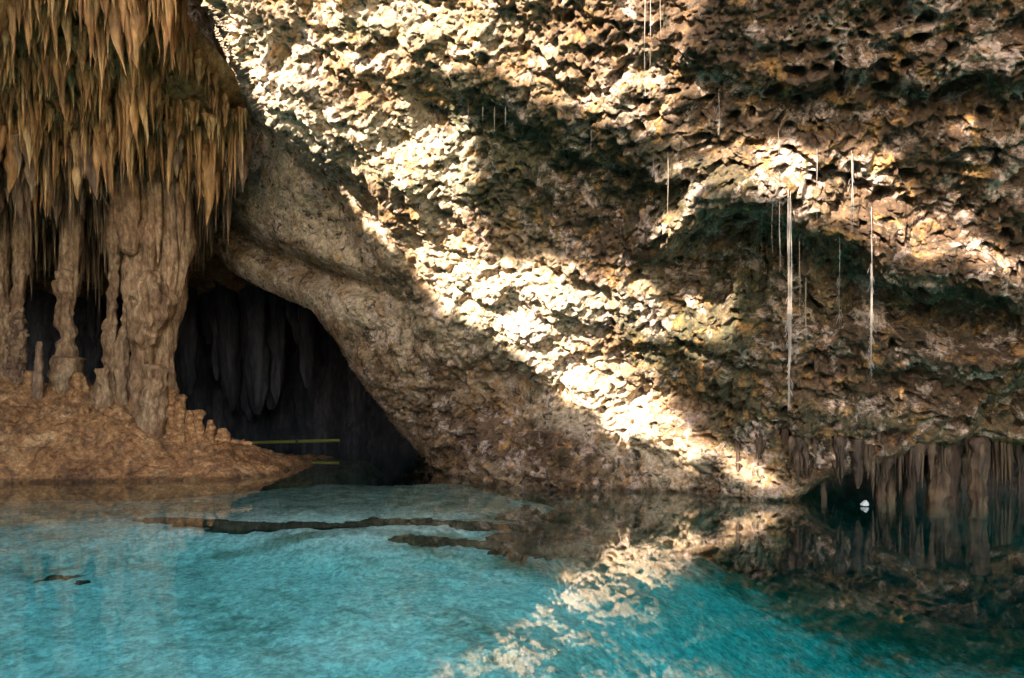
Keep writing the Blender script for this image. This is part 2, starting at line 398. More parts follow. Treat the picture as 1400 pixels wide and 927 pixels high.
    for pts, wdt, a in (([(340, 60), (450, 140), (560, 200)], 20, .35), ([(430, 40), (600, 40), (700, 30)], 26, .45), ([(430, 200), (520, 235), (590, 265)], 16, .6),
                        ([(650, 150), (780, 215), (900, 240), (1020, 270)], 45, .75), ([(850, 110), (980, 130), (1120, 150), (1250, 190)], 24, .5),
                        ([(650, 240), (760, 300), (860, 290)], 60, .6), ([(960, 400), (1060, 440), (1200, 460)], 50, .35), ([(600, 385), (700, 420), (760, 440)], 18, .55), ([(830, 420), (900, 440), (1010, 480)], 20, .55),
                        ([(880, 480), (990, 540), (1100, 590)], 45, .65), ([(1020, 380), (1080, 430), (1000, 470)], 35, .5), ([(1100, 440), (1250, 420), (1400, 410)], 26, .5),
                        ([(640, 440), (700, 500), (760, 560)], 26, .45), ([(1180, 540), (1300, 480), (1400, 460)], 40, .45), ([(1150, 60), (1290, 200), (1400, 330)], 60, .35),
                        ([(1000, 600), (1150, 590), (1300, 570)], 28, .5), ([(620, 220), (900, 190)], 30, .4), ([(520, 400), (560, 440)], 40, .35)):
        dd, _, _, _ = polyline_sd(bx, by, pts); alg += a * np.exp(-(dd / wdt) ** 2)
    alg *= 1 - 0.85 * sst(by, 610, 640) * (bx < 1080)
    rust_shade = 0.42 * sst(bx, 620, 860) * (1 - sst(by, 600, 640))  # weathered brown, spread wide to put the right side's shade into the colour
    for pts, wdt, a in (([(600, 580), (700, 600), (900, 640)], 45, .6), ([(620, 620), (760, 650)], 30, .3), ([(700, 260), (860, 360)], 60, .4), ([(1000, 60), (1400, 150)], 150, .6), ([(1250, 250), (1400, 250)], 90, .4),
                        ([(1100, 480), (1400, 520)], 60, .5), ([(700, 60), (900, 60)], 50, .3), ([(1240, 330), (1400, 380)], 60, .4), ([(470, 480), (560, 560)], 40, .25), ([(1100, 640), (1400, 660)], 40, .8)):
        dd, _, _, _ = polyline_sd(bx, by, pts); rust_shade += a * np.exp(-(dd / wdt) ** 2)
    pale = -0.25 * sst(bx, 800, 1200) + 0.26 * (1 - k) * (1 - 0.8 * sst(by, 470, 600))  # puts the sunlit band and the brighter left part into the colour
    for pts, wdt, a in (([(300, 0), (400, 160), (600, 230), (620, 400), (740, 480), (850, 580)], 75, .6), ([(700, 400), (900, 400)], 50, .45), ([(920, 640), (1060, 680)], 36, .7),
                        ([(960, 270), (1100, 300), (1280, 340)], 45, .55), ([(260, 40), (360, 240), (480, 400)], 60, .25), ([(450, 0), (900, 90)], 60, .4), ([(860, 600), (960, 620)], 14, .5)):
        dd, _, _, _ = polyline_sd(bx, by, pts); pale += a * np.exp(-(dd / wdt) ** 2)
    Q = grid_quads(nu, nv)
    qmax = q[Q].max(1)
    Q = Q[qmax < 70]
    used = np.unique(Q); remap = np.full(len(V), -1); remap[used] = np.arange(len(used))
    at = {'algae': alg[used], 'rust_shade': rust_shade[used], 'pale': pale[used]}
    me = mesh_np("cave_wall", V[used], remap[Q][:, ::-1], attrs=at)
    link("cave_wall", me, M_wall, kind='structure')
    return (V[used], bx[used], by[used])
WV, WPX, WPY = build_wall()

def sheet(name, xs, ys, zf, mat, noisef, kind='structure', attrs=None, axis='z'):
    """a heightfield sheet; axis says which coordinate zf gives"""
    gx, gy = np.meshgrid(xs, ys); a, b = gx.ravel(), gy.ravel(); c = zf(a, b)
    V = {'z': np.stack([a, b, c], 1), 'y': np.stack([a, c, b], 1), 'x': np.stack([c, a, b], 1)}[axis]
    n = grid_normals(V, len(xs), len(ys))
    V = V + n * noisef(V)[:, None]
    me = mesh_np(name, V, grid_quads(len(xs), len(ys)), attrs=attrs(V) if attrs else None)
    return link(name, me, mat, kind=kind)
rocky = lambda a=0.35, f=0.8, s=0: (lambda V: a * fbm(V * f, 5, 200 + s) + 0.25 * a * (1 - worley(V * f * 3.5, 9 + s)[0]))

# ---- ceiling of the left chamber
CY = [8, 11, 13, 15, 17, 19, 22, 28, 34]
CZ = [12.6, 11.0, 9.9, 8.7, 7.7, 7.0, 6.6, 6.2, 5.6]
ceil_z = lambda x, y: np.interp(y, CY, CZ) + 0.02 * (x + 8)
CEX = ([8, 13, 14, 15, 16, 17, 19, 21, 24, 34], [-3.95, -6.35, -6.65, -6.15, -6.2, -6.8, -8.3, -9.4, -9.5, -9.0])
def build_ceiling():
    us = np.linspace(0, 1, 190) ** 0.8; ys = axis_lines([(8, 22, 0.11), (22, 34, 0.5)])
    gu, gy = np.meshgrid(us, ys); u, y = gu.ravel(), gy.ravel()
    x = -26 + (np.interp(y, *CEX) + 26) * u
    V = np.stack([x, y, ceil_z(x, y) + 0.35 * sst(u, 0.985, 1.0)], 1)
    n = grid_normals(V, len(us), len(ys))
    dp = 0.3 * fbm(V * 1.1, 5, 203) + 0.16 * fbm(V * np.array([3.5, 3.5, .8]), 3, 204)
    return link("cave_ceiling", mesh_np("cave_ceiling", V + n * dp[:, None], grid_quads(len(us), len(ys))), M_stal, kind='structure')
ceiling = build_ceiling()
# ---- back wall and side of the left chamber, with flutes
def flutes(V):
    u = V[:, 0] + 0.5 * fbm(V * 0.4, 2, 310)
    fl = fbm(np.stack([u * 2.2, V[:, 1] * 0.3, V[:, 2] * 0.22], 1), 4, 311)
    return 0.6 * fl * sst(V[:, 2], 0.2, 2.2) + 0.3 * fbm(V * 1.2, 4, 312)
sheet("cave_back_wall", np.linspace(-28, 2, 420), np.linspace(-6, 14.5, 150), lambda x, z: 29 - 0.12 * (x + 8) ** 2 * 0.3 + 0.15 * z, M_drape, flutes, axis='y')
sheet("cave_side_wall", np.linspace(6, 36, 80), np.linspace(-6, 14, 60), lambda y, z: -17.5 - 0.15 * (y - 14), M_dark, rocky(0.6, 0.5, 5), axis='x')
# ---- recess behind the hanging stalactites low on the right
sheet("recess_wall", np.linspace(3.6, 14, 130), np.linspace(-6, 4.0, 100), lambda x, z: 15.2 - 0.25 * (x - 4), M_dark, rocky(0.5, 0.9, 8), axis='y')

# ---- mound
SX = [-40, 0, 60, 150, 195, 235, 262, 300, 335, 365, 390, 404]       # silhouette of the mound
SY = [520, 522, 528, 534, 548, 572, 590, 604, 616, 630, 644, 656]
def mound_z(x, y):
    px = x / y * F + HX
    crest_y = 17.6
    hx = (x - 0) / crest_y * F + HX
    top = CAM_Z - (np.interp(hx, SX, SY) - HY) / F * crest_y
    front = np.interp(x, [-14, -11, -9, -7, -5.4, -5.0], [14.2, 14.7, 15.1, 15.2, 15.7, 16.3])
    t = np.clip((y - front) / (crest_y - front), -1.6, 1)
    prof = np.where(t > 0, np.abs(t) ** 0.62, t * 0.55)
    back = 1 - 0.75 * sst(y, 18.0, 21.5)
    edge = 1 - sst(x, -5.9, -4.7)
    z = np.where(t > 0, (top + 0.15) * prof * back - 0.12, -0.10 + t * 1.1)
    return np.where(x > -5.6, np.minimum(z, 0.9 * (-4.95 - x) - 0.02 + 0 * y), z)
def build_mound():
    xs = axis_lines([(-18, -13.2, 0.15), (-13.2, -4.3, 0.024)]); ys = axis_lines([(13.0, 18.3, 0.03), (18.3, 23, 0.12)])
    gx, gy = np.meshgrid(xs, ys); a, b = gx.ravel(), gy.ravel()
    V = np.stack([a, b, mound_z(a, b)], 1)
    n = grid_normals(V, len(xs), len(ys)); n *= np.sign(n[:, 2:3])
    Wp = warp(V, 0.25, 1.3, 400)
    f1, f2 = worley(Wp * 1.9, 402); g1, g2 = worley(warp(V, .1, 4, 405) * 5.0, 403)
    up = sst(V[:, 2], 0.1, 1.6)
    dp = 0.22 * fbm(Wp * 0.9, 5, 401) + 0.30 * (np.abs(fbm(Wp * 1.5 + 5, 3, 407)) - 0.2) * (0.45 + 0.55 * up) - 0.07 * (1 - sst(g1, .1, .4)) * up + (0.03 + 0.05 * up) * fbm(V * 5, 5, 406, 0.6)
    fade = sst(V[:, 2], -0.6, 0.25) * 0.8 + 0.2
    V = V + n * (dp * fade)[:, None]
    me = mesh_np("rock_mound", V, grid_quads(len(xs), len(ys)))
    return link("rock_mound", me, M_mound, kind='structure')
mound = build_mound()

# ---- pool bed
def bed_z(x, y):
    shelf_y = 10.2 + 0.5 * np.sin(x * 0.9) + 0.10 * x
    s = sst(y, shelf_y - 0.9, shelf_y + 0.5) * (1 - sst(x, 0.3, 1.6)) * sst(x, -9, -4)
    left = -0.62 + 0.02 * y
    near = np.interp(y, [0, 4, 8, 10, 12, 14, 16, 17.5, 30], [-0.95, -0.75, -0.56, -0.46, -0.32, -0.3, -0.5, -2.6, -3.2])
    z = near * (1 - s) + np.where(near > -0.6, np.maximum(near, -0.16), near) * s
    right = sst(x / np.maximum(y, 2), -0.05, 0.75)
    z = z - 2.5 * right
    return z
def bed_noise(V):
    a = 0.05 * fbm(V * 1.1, 4, 500) + 0.035 * fbm(V * 3.2, 4, 501)
    px = V[:, 0] / np.maximum(V[:, 1], 1) * F + HX
    reef = np.exp(-(((V[:, 0] - 0.75) / 1.0) ** 2 + ((V[:, 1] - 10.6) / 0.9) ** 2))
    reef2 = np.exp(-(((V[:, 0] + 6.1) / 0.5) ** 2 + ((V[:, 1] - 8.8) / 0.7) ** 2))
    return a + 0.08 * reef * fbm(V * 2.2, 5, 505)
def bed_attr(V):
    reef = np.exp(-(((V[:, 0] - 0.6) / 1.3) ** 2 + ((V[:, 1] - 10.6) / 1.0) ** 2))
    reef2 = np.exp(-(((V[:, 0] + 6.1) / 0.55) ** 2 + ((V[:, 1] - 8.8) / 0.6) ** 2))
    far = sst(V[:, 1], 9.6, 12.5)
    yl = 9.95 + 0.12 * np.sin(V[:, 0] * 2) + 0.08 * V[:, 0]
    line = np.exp(-((V[:, 1] - yl) / 0.16) ** 2) * sst(V[:, 0], -4.8, -3.6) * (1 - sst(V[:, 0], 0.4, 1.2))  # paints the shelf edge's shadow as a dark band into the bed masks
    return {'algae': 0.05 + 0.75 * reef + 0.6 * reef2 + 0.5 * far + 1.1 * line + 0.25 * sst(V[:, 0] / np.maximum(V[:, 1], 2), 0.15, 0.5), 'rust_shade': 0.6 * reef + 0.55 * far + 0.3 * line, 'pale': 0.5 * (1 - far)}
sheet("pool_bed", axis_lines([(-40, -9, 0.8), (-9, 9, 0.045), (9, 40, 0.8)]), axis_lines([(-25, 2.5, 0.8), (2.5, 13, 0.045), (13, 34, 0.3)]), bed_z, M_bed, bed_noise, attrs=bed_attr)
# ---- water body
def build_water():
    xs = axis_lines([(-40.5, -12, 1.5), (-12, 12, 0.09), (12, 40.5, 1.5)]); ys = axis_lines([(-25.5, 2.5, 1.0), (2.5, 19, 0.07), (19, 34.5, 0.5)])
    nu, nv = len(xs), len(ys); gx, gy = np.meshgrid(xs, ys); T = np.stack([gx.ravel(), gy.ravel(), 0 * gx.ravel()], 1)
    inner = ((T[:, 0] > -11.5) & (T[:, 0] < 11.5) & (T[:, 1] > 3) & (T[:, 1] < 18.5)).astype(float)
    T[:, 2] = inner * (0.0011 * gnoise(T * np.array([0.6, 0.9, 1]) + 3.3, 520) + 0.00032 * gnoise(T * np.array([1.7, 3.0, 1]) + 9.1, 521) + 0.00007 * gnoise(T * np.array([4.5, 7, 1]), 522))
    B = T.copy(); B[:, 2] = -8.0; n = len(T); k = np.arange(n).reshape(nv, nu); q = grid_quads(nu, nv)
    rim = np.concatenate([k[0, :], k[1:, -1], k[-1, -2::-1], k[-2:0:-1, 0]]); r2 = np.roll(rim, -1)
    side = np.stack([rim, rim + n, r2 + n, r2], 1)[:, ::-1]
    link("water", mesh_np("water", np.vstack([T, B]), np.vstack([q, q[:, ::-1] + n, side])), M_water, kind='structure')
build_water()

# ---- added unseen roof whose holes shape the sun patches; added rock screens steer skylight
ROOF_Z = 13.6
LIT = [  # (outline on the wall, raggedness)
    ([(250, -60), (320, 110), (385, 215), (440, 250), (520, 350), (590, 430), (690, 500), (760, 560), (850, 615), (910, 640), (1060, 690), (1085, 665),
      (975, 620), (890, 545), (1000, 505), (1010, 440), (950, 360), (760, 362), (660, 340), (640, 180), (760, 165), (900, 215), (975, 180), (960, 60), (1010, -10), (900, -60), (500, -80)], 26),
    ([(900, 330), (935, 225), (1040, 205), (1210, 200), (1290, 270), (1345, 330), (1420, 420), (1300, 425), (1150, 395), (1030, 335)], 16),
    ([(1330, 20), (1360, 15), (1365, 60), (1325, 70)], 4), ([(1120, 15), (1150, 15), (1150, 45), (1120, 40)], 4),
    ([(1290, 150), (1400, 180), (1390, 220), (1300, 190)], 6), ([(1000, 85), (1060, 110), (1040, 150), (990, 130)], 8),
]
def in_poly(px, py, poly):
    c = np.zeros(px.shape, bool); n = len(poly)
    for k in range(n):
        (x1, y1), (x2, y2) = poly[k], poly[(k + 1) % n]
        if y1 == y2: continue
        hit = ((y1 > py) != (y2 > py)) & (px < (x2 - x1) * (py - y1) / (y2 - y1) + x1)
        c ^= hit
    return c
def build_roof_sun_mask():
    cell = 0.14
    xs = np.arange(-30, 16, cell); ys = np.arange(-24, 8.2, cell)
    rp = np.vstack(ROOTPTS)
    wx, wy = np.meshgrid(np.arange(-13, 11, 0.05), np.arange(2.5, 16.5, 0.05)); wx, wy = wx.ravel(), wy.ravel()
    m = np.abs(wx) < 0.8 * wy + 1; pool = np.repeat(np.stack([wx[m], wy[m], 0 * wx[m]], 1), 2, 0)      # the pool stays in shade
    dry = W0[0][:, 2] > 0.02
    cx_, cy_, cz_ = np.meshgrid(np.arange(-17, -5.5, .12), np.arange(11.5, 18, .3), np.arange(2.5, 10.2, .25)); ch = np.stack([cx_.ravel(), cy_.ravel(), cz_.ravel()], 1)
    ch = ch[(ch[:, 0] < np.interp(ch[:, 1], *CEX) + 0.1) & (ch[:, 2] < ceil_z(ch[:, 0], ch[:, 1]))]; pool = np.vstack([pool, ch])
    WV = np.vstack([W0[0][dry], rp, pool]); WPX = np.concatenate([W0[1][dry], np.full(len(rp), 5e3), np.full(len(pool), 6e3)]); WPY = np.concatenate([W0[2][dry], np.zeros(len(rp) + len(pool))])
    lit = np.zeros(len(WV), bool)
    for poly, rag in LIT:
        jx = rag * fbm(WV * 1.3, 3, 600); jy = rag * fbm(WV * 1.3 + 50, 3, 601)
        lit |= in_poly(WPX + jx, WPY + jy, poly)
    lit = np.where(WPX == 5e3, True, np.where(WPX == 6e3, False, lit))
    vis = ((WPX > 240) & (WPX < 1420) & (WPY > -120) & (WPY < 700)) | (WPX > 4e3)
    t = (ROOF_Z - WV[:, 2]) / to_sun.z
    rx = WV[:, 0] + to_sun.x * t; ry = WV[:, 1] + to_sun.y * t
    I = np.clip(((rx - xs[0]) / cell).astype(int), 0, len(xs) - 1); J = np.clip(((ry - ys[0]) / cell).astype(int), 0, len(ys) - 1)
    tm = np.full((len(ys), len(xs)), 1e9); np.minimum.at(tm, (J, I), t)
    first = t < tm[J, I] + 0.30; first |= (WPX == 6e3) & (WV[:, 2] > 1); vis &= first
    a = np.zeros((len(ys), len(xs))); b = a.copy()
    np.add.at(a, (J[vis & lit], I[vis & lit]), 1.0); np.add.at(b, (J[vis & ~lit], I[vis & ~lit]), 1.0)
    op = a > 0.5 * b; op &= a > 0
    cx, cy = np.meshgrid(xs + cell / 2, ys + cell / 2)
    lx = cx - to_sun.x / to_sun.z * ROOF_Z; ly = cy - to_sun.y / to_sun.z * ROOF_Z      # where a ray through this cell meets the water
    seen = (ly > 0.8) & (np.abs(lx) < 0.82 * ly + 2.2)
    far = np.zeros((len(ys), len(xs))); o_ = first & (WPX < 4e3) & ((WPY < -125) | (WPX > 1425)); np.add.at(far, (J[o_], I[o_]), 1.0)
    fp_ = np.pad(far, 1); far = sum(fp_[1 + dy:fp_.shape[0] - 1 + dy, 1 + dx:fp_.shape[1] - 1 + dx] for dx in (-1, 0, 1) for dy in (-1, 0, 1)) > 0
    upper = far & (a == 0) & (b == 0)
    extra = (b == 0) & (a == 0) & ~seen & ~((ly > 9) & (lx < 2)) & (ly < 11)
    bl = np.pad(b, 3); blocked = sum(bl[3 + dy:bl.shape[0] - 3 + dy, 3 + dx:bl.shape[1] - 3 + dx] for dx in (-2, 0, 2) for dy in (-2, 0, 2)) > 0
    op |= extra & ~blocked
    op |= upper & (cy > -9)
    print("roof lit cells", op.sum(), "conflict", ((a > 0) & (b > 0)).sum(), "x", rx[vis & lit].min(), rx[vis & lit].max(), "y", ry[vis & lit].min(), ry[vis & lit].max())
    # close pinholes left by the sampling
    for _ in range(1):
        pad = np.pad(op, 1).astype(int); cnt = sum(pad[1 + dy:pad.shape[0] - 1 + dy, 1 + dx:pad.shape[1] - 1 + dx] for dx in (-1, 0, 1) for dy in (-1, 0, 1))
        op = cnt >= 5
    gx, gy = np.meshgrid(np.append(xs, xs[-1] + cell), np.append(ys, ys[-1] + cell))
    V = np.stack([gx.ravel(), gy.ravel(), np.full(gx.size, ROOF_Z)], 1)
    V[:, 2] += 0.25 * fbm(V * 0.6, 3, 610); V[:, :2] += 0.06 * np.stack([gnoise(V * 5, 611), gnoise(V * 5, 612)], 1)
    Q = grid_quads(gx.shape[1], gx.shape[0])[(~op).ravel()]
    nV = len(V); top = V + np.array([0, 0, 0.35])
    hx, hy = np.meshgrid(np.arange(-30, 17, 0.5), np.arange(8.1, 37, 0.5)); H = np.stack([hx.ravel(), hy.ravel(), np.full(hx.size, ROOF_Z + 0.3)], 1)
    link("light_leak_cap", mesh_np("light_leak_cap", H, grid_quads(hx.shape[1], hx.shape[0])), M_dark, kind='structure')  # added cap over the chamber, keeps sky light from leaking in
    link("roof_sun_mask", mesh_np("roof_sun_mask", np.vstack([V, top]), np.vstack([Q, Q[:, ::-1] + nV]), smooth=False), M_dark, kind='structure')  # added roof, its openings cut from the wanted sun patches
def shell(name, pts, z0, z1):
    """unseen rock screens added round the pool; their heights steer the ambient light"""
    L = np.concatenate([[0], np.cumsum(np.hypot(*np.diff(np.array(pts, float), axis=0).T))]); s = np.arange(0, L[-1], 0.5)
    x = np.interp(s, L, [p[0] for p in pts]); y = np.interp(s, L, [p[1] for p in pts]); zz = np.arange(z0, z1 + .01, 0.5)
    V = np.stack([np.tile(x, len(zz)), np.tile(y, len(zz)), np.repeat(zz, len(s))], 1)
    V = V + (0.7 * fbm(V * 0.35, 4, 650))[:, None] * np.array([1, 1, 0.2])
    link(name, mesh_np(name, V, grid_quads(len(s), len(zz))), M_dark, kind='structure')
shell("light_screen_left", [(-19, 14), (-24, 11), (-28, -8), (-22, -24), (-8, -28)], -6, 12.5)
shell("light_screen_back", [(-8, -28), (8, -26), (14, -18), (15, -6)], -6, 3.5)
shell("light_screen_right", [(15, -6), (13, 2), (12.5, 9), (13.5, 36)], -6, 14.5)

# ================================================================== DRIPSTONE
def cone_np(L, prof, seg=14, rings=26, flute=0.15, seed=0, bend=0.05, lump=0.1, off=(0, 0), flat=1.0, rot=0.0, z0=0.0):
    """one hanging or standing form: prof = radius along 0..1; returns verts and quads"""
    t = np.linspace(0, 1, rings) ** 0.95; a = np.linspace(0, 2 * np.pi, seg, endpoint=False)
    T, A = np.meshgrid(t, a, indexing='ij'); T, A = T.ravel(), A.ravel()
    r = np.interp(T, np.linspace(0, 1, len(prof)), prof)
    rm = max(prof)
    S = np.stack([np.cos(A) * 1.3, np.sin(A) * 1.3, T * L * 0.9 + seed * 3.7], 1)
    r = r * (1 + flute * 2.2 * fbm(S, 2, 700 + seed) + lump * fbm(np.stack([np.cos(A), np.sin(A), T * L / max(rm, .02) * 0.45], 1) * np.array([1, 1, 1]), 3, 720 + seed))
    bx = bend * L * gnoise(np.stack([T * 1.6 + seed, T * 0, T * 0 + .5], 1), 740); by = bend * L * gnoise(np.stack([T * 1.6 + seed, T * 0 + 5, T * 0 + .5], 1), 741)
    x, y = r * np.cos(A), r * np.sin(A) * flat
    c, s_ = math.cos(rot), math.sin(rot)
    V = np.stack([x * c - y * s_ + bx + off[0], x * s_ + y * c + by + off[1], z0 - T * L], 1)
    k = np.arange(rings * seg).reshape(rings, seg); kn = np.roll(k, -1, axis=1)
    Q = np.stack([k[:-1], kn[:-1], kn[1:], k[1:]], -1).reshape(-1, 4)[:, ::-1]
    return V, Q
def join_np(parts):
    Vs, Qs, n = [], [], 0
    for V, Q in parts: Vs.append(V); Qs.append(Q + n); n += len(V)
    return np.vstack(Vs), np.vstack(Qs)
CARROT = [0.9, 1.0, 0.98, 0.9, 0.82, 0.66, 0.5, 0.36, 0.22, 0.10, 0.02]
SHOULDER = [0.5, 0.75, 1.15, 1.2, 0.85, 0.62, 0.5, 0.38, 0.26, 0.12, 0.02]
LUMPY = [0.5, 0.8, 0.7, 1.05, 0.85, 0.6, 0.72, 0.5, 0.3, 0.22, 0.02]
THIN = [1.0, 0.85, 0.72, 0.66, 0.6, 0.52, 0.45, 0.36, 0.26, 0.14, 0.02]
def make_variant(kind, seed, seg=14, rings=26):
    r = random.Random(seed); parts = []
    if kind == 'carrot':
        R = r.uniform(0.09, 0.15)
        parts.append(cone_np(1, [R * q for q in (CARROT, SHOULDER, LUMPY)[seed % 3]], 18, 34, 0.34, seed, 0.08, 0.6, flat=r.uniform(.6, 1)))
        for k in range(r.randint(4, 8)):
            a = r.uniform(0, 6.28); q = r.uniform(0.5, 1.6) * R; l = r.uniform(0.2, 0.8)
            parts.append(cone_np(l, [R * r.uniform(.3, .6) * q2 for q2 in CARROT], 9, 16, 0.25, seed * 7 + k, 0.08, 0.4, off=(q * math.cos(a), q * math.sin(a)), z0=-r.uniform(0, 0.25)))
    elif kind == 'shelf':                      # a knobbly bracket with several drip points
        for k in range(7):
            a = r.uniform(0, 6.28); q = r.uniform(0, 0.22); l = r.uniform(0.35, 0.95)
            parts.append(cone_np(l, [r.uniform(.07, .12) * q2 for q2 in SHOULDER], 10, 18, 0.3, seed * 5 + k, 0.1, 0.5, off=(q * math.cos(a), q * math.sin(a) * .6), z0=-r.uniform(0, 0.2), flat=r.uniform(.5, 1), rot=a))
    else:
        R = r.uniform(0.05, 0.075)
        parts.append(cone_np(1, [R * q for q in THIN], 10, 22, 0.2, seed, 0.04, 0.25))
        for k in range(r.randint(1, 3)):
            a = r.uniform(0, 6.28); l = r.uniform(0.25, 0.75)
            parts.append(cone_np(l, [R * .6 * q2 for q2 in THIN], 8, 14, 0.2, seed * 9 + k, 0.05, 0.3, off=(R * math.cos(a) * 1.1, R * math.sin(a) * 1.1)))
    return join_np(parts)
VAR = {}
for kind, n in (('carrot', 8), ('shelf', 4), ('thin', 7)):
    VAR[kind] = [make_variant(kind, 31 * len(kind) + k) for k in range(n)]
VME = {}
def variant_mesh(kind, k, mat):
    key = (kind, k, mat.name)
    if key not in VME:
        V, Q = VAR[kind][k]; VME[key] = mesh_np("stalactite_" + kind, V, Q); VME[key].materials.append(mat)
    return VME[key]
def hang_field():
    R = random.Random(5); spots = []
    y = 11.6
    while y < 21.0:
        sp = 0.25 if y < 16.2 else 0.23
        x0 = -0.80 * y; x1 = np.interp(y, *CEX) - 0.02
        x = x0 + R.uniform(0, sp)
        while x < x1:
            xx, yy = x + R.uniform(-.09, .09), y + R.uniform(-.12, .12)
            z = float(ceil_z(xx, yy)) - (R.uniform(0, .35) if yy < 16.5 else 0); n = float(fbm(np.array([[xx * 0.7, yy * 0.7, 3.0]]), 3, 900)[0])
            if yy < 13.2: L = R.uniform(0.7, 1.5) + (R.random() < .3) * R.uniform(.3, 1.1); kind = R.choice(['carrot', 'carrot', 'shelf'])
            elif yy < 15.6: L = (R.uniform(0.3, 0.9) + (R.random() < .25) * R.uniform(.2, .8)) * (1.2 + n); kind = R.choice(['carrot', 'carrot', 'shelf', 'shelf', 'thin'])
            elif yy < 17.2: L = R.uniform(0.6, 1.7) * (1.1 + .5 * n); kind = R.choice(['carrot', 'thin', 'thin'])
            else: L = R.uniform(0.9, 1.9) * (1.0 + .5 * n); kind = 'thin'
            if R.random() < 0.93: spots.append((xx, yy, z + 0.15, L, kind))
            x += sp * R.uniform(0.75, 1.35)
        y += 0.30 if y < 16 else 0.36
    return spots
def place_stalactites(spots, parent, matf, cap=295):
    # the ones that show largest become single pieces, the rest one mass
    R = random.Random(9)
    spots = sorted(spots, key=lambda q: -(q[3] / q[1]) * (2 if q[4] != 'thin' else 1) * (1.6 if q[4] == 'thin' and q[1] < 21 else 1) )
    rest = {}
    for k, (x, y, z, L, kind) in enumerate(spots):
        v = R.randrange(len(VAR[kind])); mat = matf(y, R)
        wd = L * R.uniform(0.5, 0.9) * (1.0 if kind != 'thin' else 0.8) + R.uniform(0.2, 0.5) * (1 if kind != 'thin' else .6); rz = R.uniform(0, 6.28)
        if kind == 'shelf': wd = min(wd, 0.85)
        if k < cap:
            o = bpy.data.objects.new("stalactite", variant_mesh(kind, v, mat)); C.objects.link(o); o.parent = parent
            o.location = (x, y, z); o.scale = (wd, wd, L); o.rotation_euler = (R.uniform(-.03, .03), R.uniform(-.03, .03), rz)
        else:
            V, Q = VAR[kind][v]; c, s_ = math.cos(rz), math.sin(rz)
            W = np.stack([(V[:, 0] * c - V[:, 1] * s_) * wd + x, (V[:, 0] * s_ + V[:, 1] * c) * wd + y, V[:, 2] * L + z], 1)
            rest.setdefault(mat.name, (mat, []))[1].append((W, Q))
    allp = [p for _, (m, ps) in rest.items() for p in ps]
    if allp:
        V, Q = join_np(allp); m0 = list(rest.values())
        me = mesh_np("small_stalactites", V, Q)
        for m, _ in m0: me.materials.append(m)
        me.polygons.foreach_set('material_index', np.concatenate([[i] * sum(len(q) for _, q in ps) for i, (m, ps) in enumerate(m0)]).astype(np.int32))
        link("small_stalactites", me, None, parent, kind='stuff')
place_stalactites(hang_field(), ceiling, lambda y, R: M_stal if y + R.uniform(-.8, .8) < 16.2 else M_stal2)

def drip_mesh(pts, d, seed, seg=28, step=3.0, flute=0.12, lump=0.12, depthk=1.0, knob=0.0):
    """an upright form following (px, py, half width) down the photograph at distance d; vertices relative to its base"""
    pts = np.array(pts, float); m = d / F
    py = np.arange(pts[0, 1], pts[-1, 1] + 1e-3, step); py = np.append(py, pts[-1, 1]) if py[-1] < pts[-1, 1] - .5 else py
    cx = np.interp(py, pts[:, 1], pts[:, 0]); r = np.interp(py, pts[:, 1], pts[:, 2])
    a = np.linspace(0, 2 * np.pi, seg, endpoint=False)
    J, A = np.meshgrid(np.arange(len(py)), a, indexing='ij'); J, A = J.ravel(), A.ravel()
    z = CAM_Z - (py[J] - HY) * m; x = (cx[J] - HX) * m; rr = r[J] * m
    S = np.stack([np.cos(A) * 1.8, np.sin(A) * 1.8, z * 0.5 + seed], 1)
    S2 = np.stack([x + rr * np.cos(A), rr * np.sin(A), z + seed * 5.1], 1)
    R0 = float(r.mean() * m)
    rr = rr * (1 + flute * 2 * fbm(S, 3, 800 + seed)) + R0 * lump * 1.6 * fbm(S2 * (0.9 / max(R0, .03)) * np.array([1, 1, .7]), 3, 820 + seed)
    if knob: rr = rr + R0 * knob * (0.5 - worley(S2 * (1.6 / max(R0, .03)), 830)[0])
    rr = np.maximum(rr, 0.002)
    V = np.stack([x + rr * np.cos(A), d + rr * np.sin(A) * depthk, z], 1)
    base = np.array([(pts[-1, 0] - HX) * m, d, z.min()])
    k = np.arange(len(py) * seg).reshape(-1, seg); kn = np.roll(k, -1, axis=1)
    Q = np.stack([k[:-1], k[1:], kn[1:], kn[:-1]], -1).reshape(-1, 4)[:, ::-1]
    # close the top with a small fan made of quads to a centre ring
    top = V[:seg].mean(0); V = np.vstack([V, np.repeat(top[None], seg, 0)])
    kt = np.arange(seg) + len(py) * seg; Q = np.vstack([Q, np.stack([kt, k[0], kn[0], np.roll(kt, -1)], -1)[:, ::-1]])
    return V, Q, base
def drip(name, pts, d, seed, mat, parent=None, label=None, cat=None, group=None, base=None, **kw):
    V, Q, b = drip_mesh(pts, d, seed, **kw)
    if base is not None: b = np.array(base)
    o = link(name, mesh_np(name, V - b, Q), mat, parent, label=label, cat=cat, group=group)
    if parent is None: o.location = b
    return o
def thing(name, label, cat, loc, group=None):
    o = bpy.data.objects.new(name, None); C.objects.link(o); o.location = loc; o.empty_display_size = 0.2
    o['label'] = label; o['category'] = cat
    if group: o['group'] = group
    return o
GC = "dripstone columns joining roof and mound"
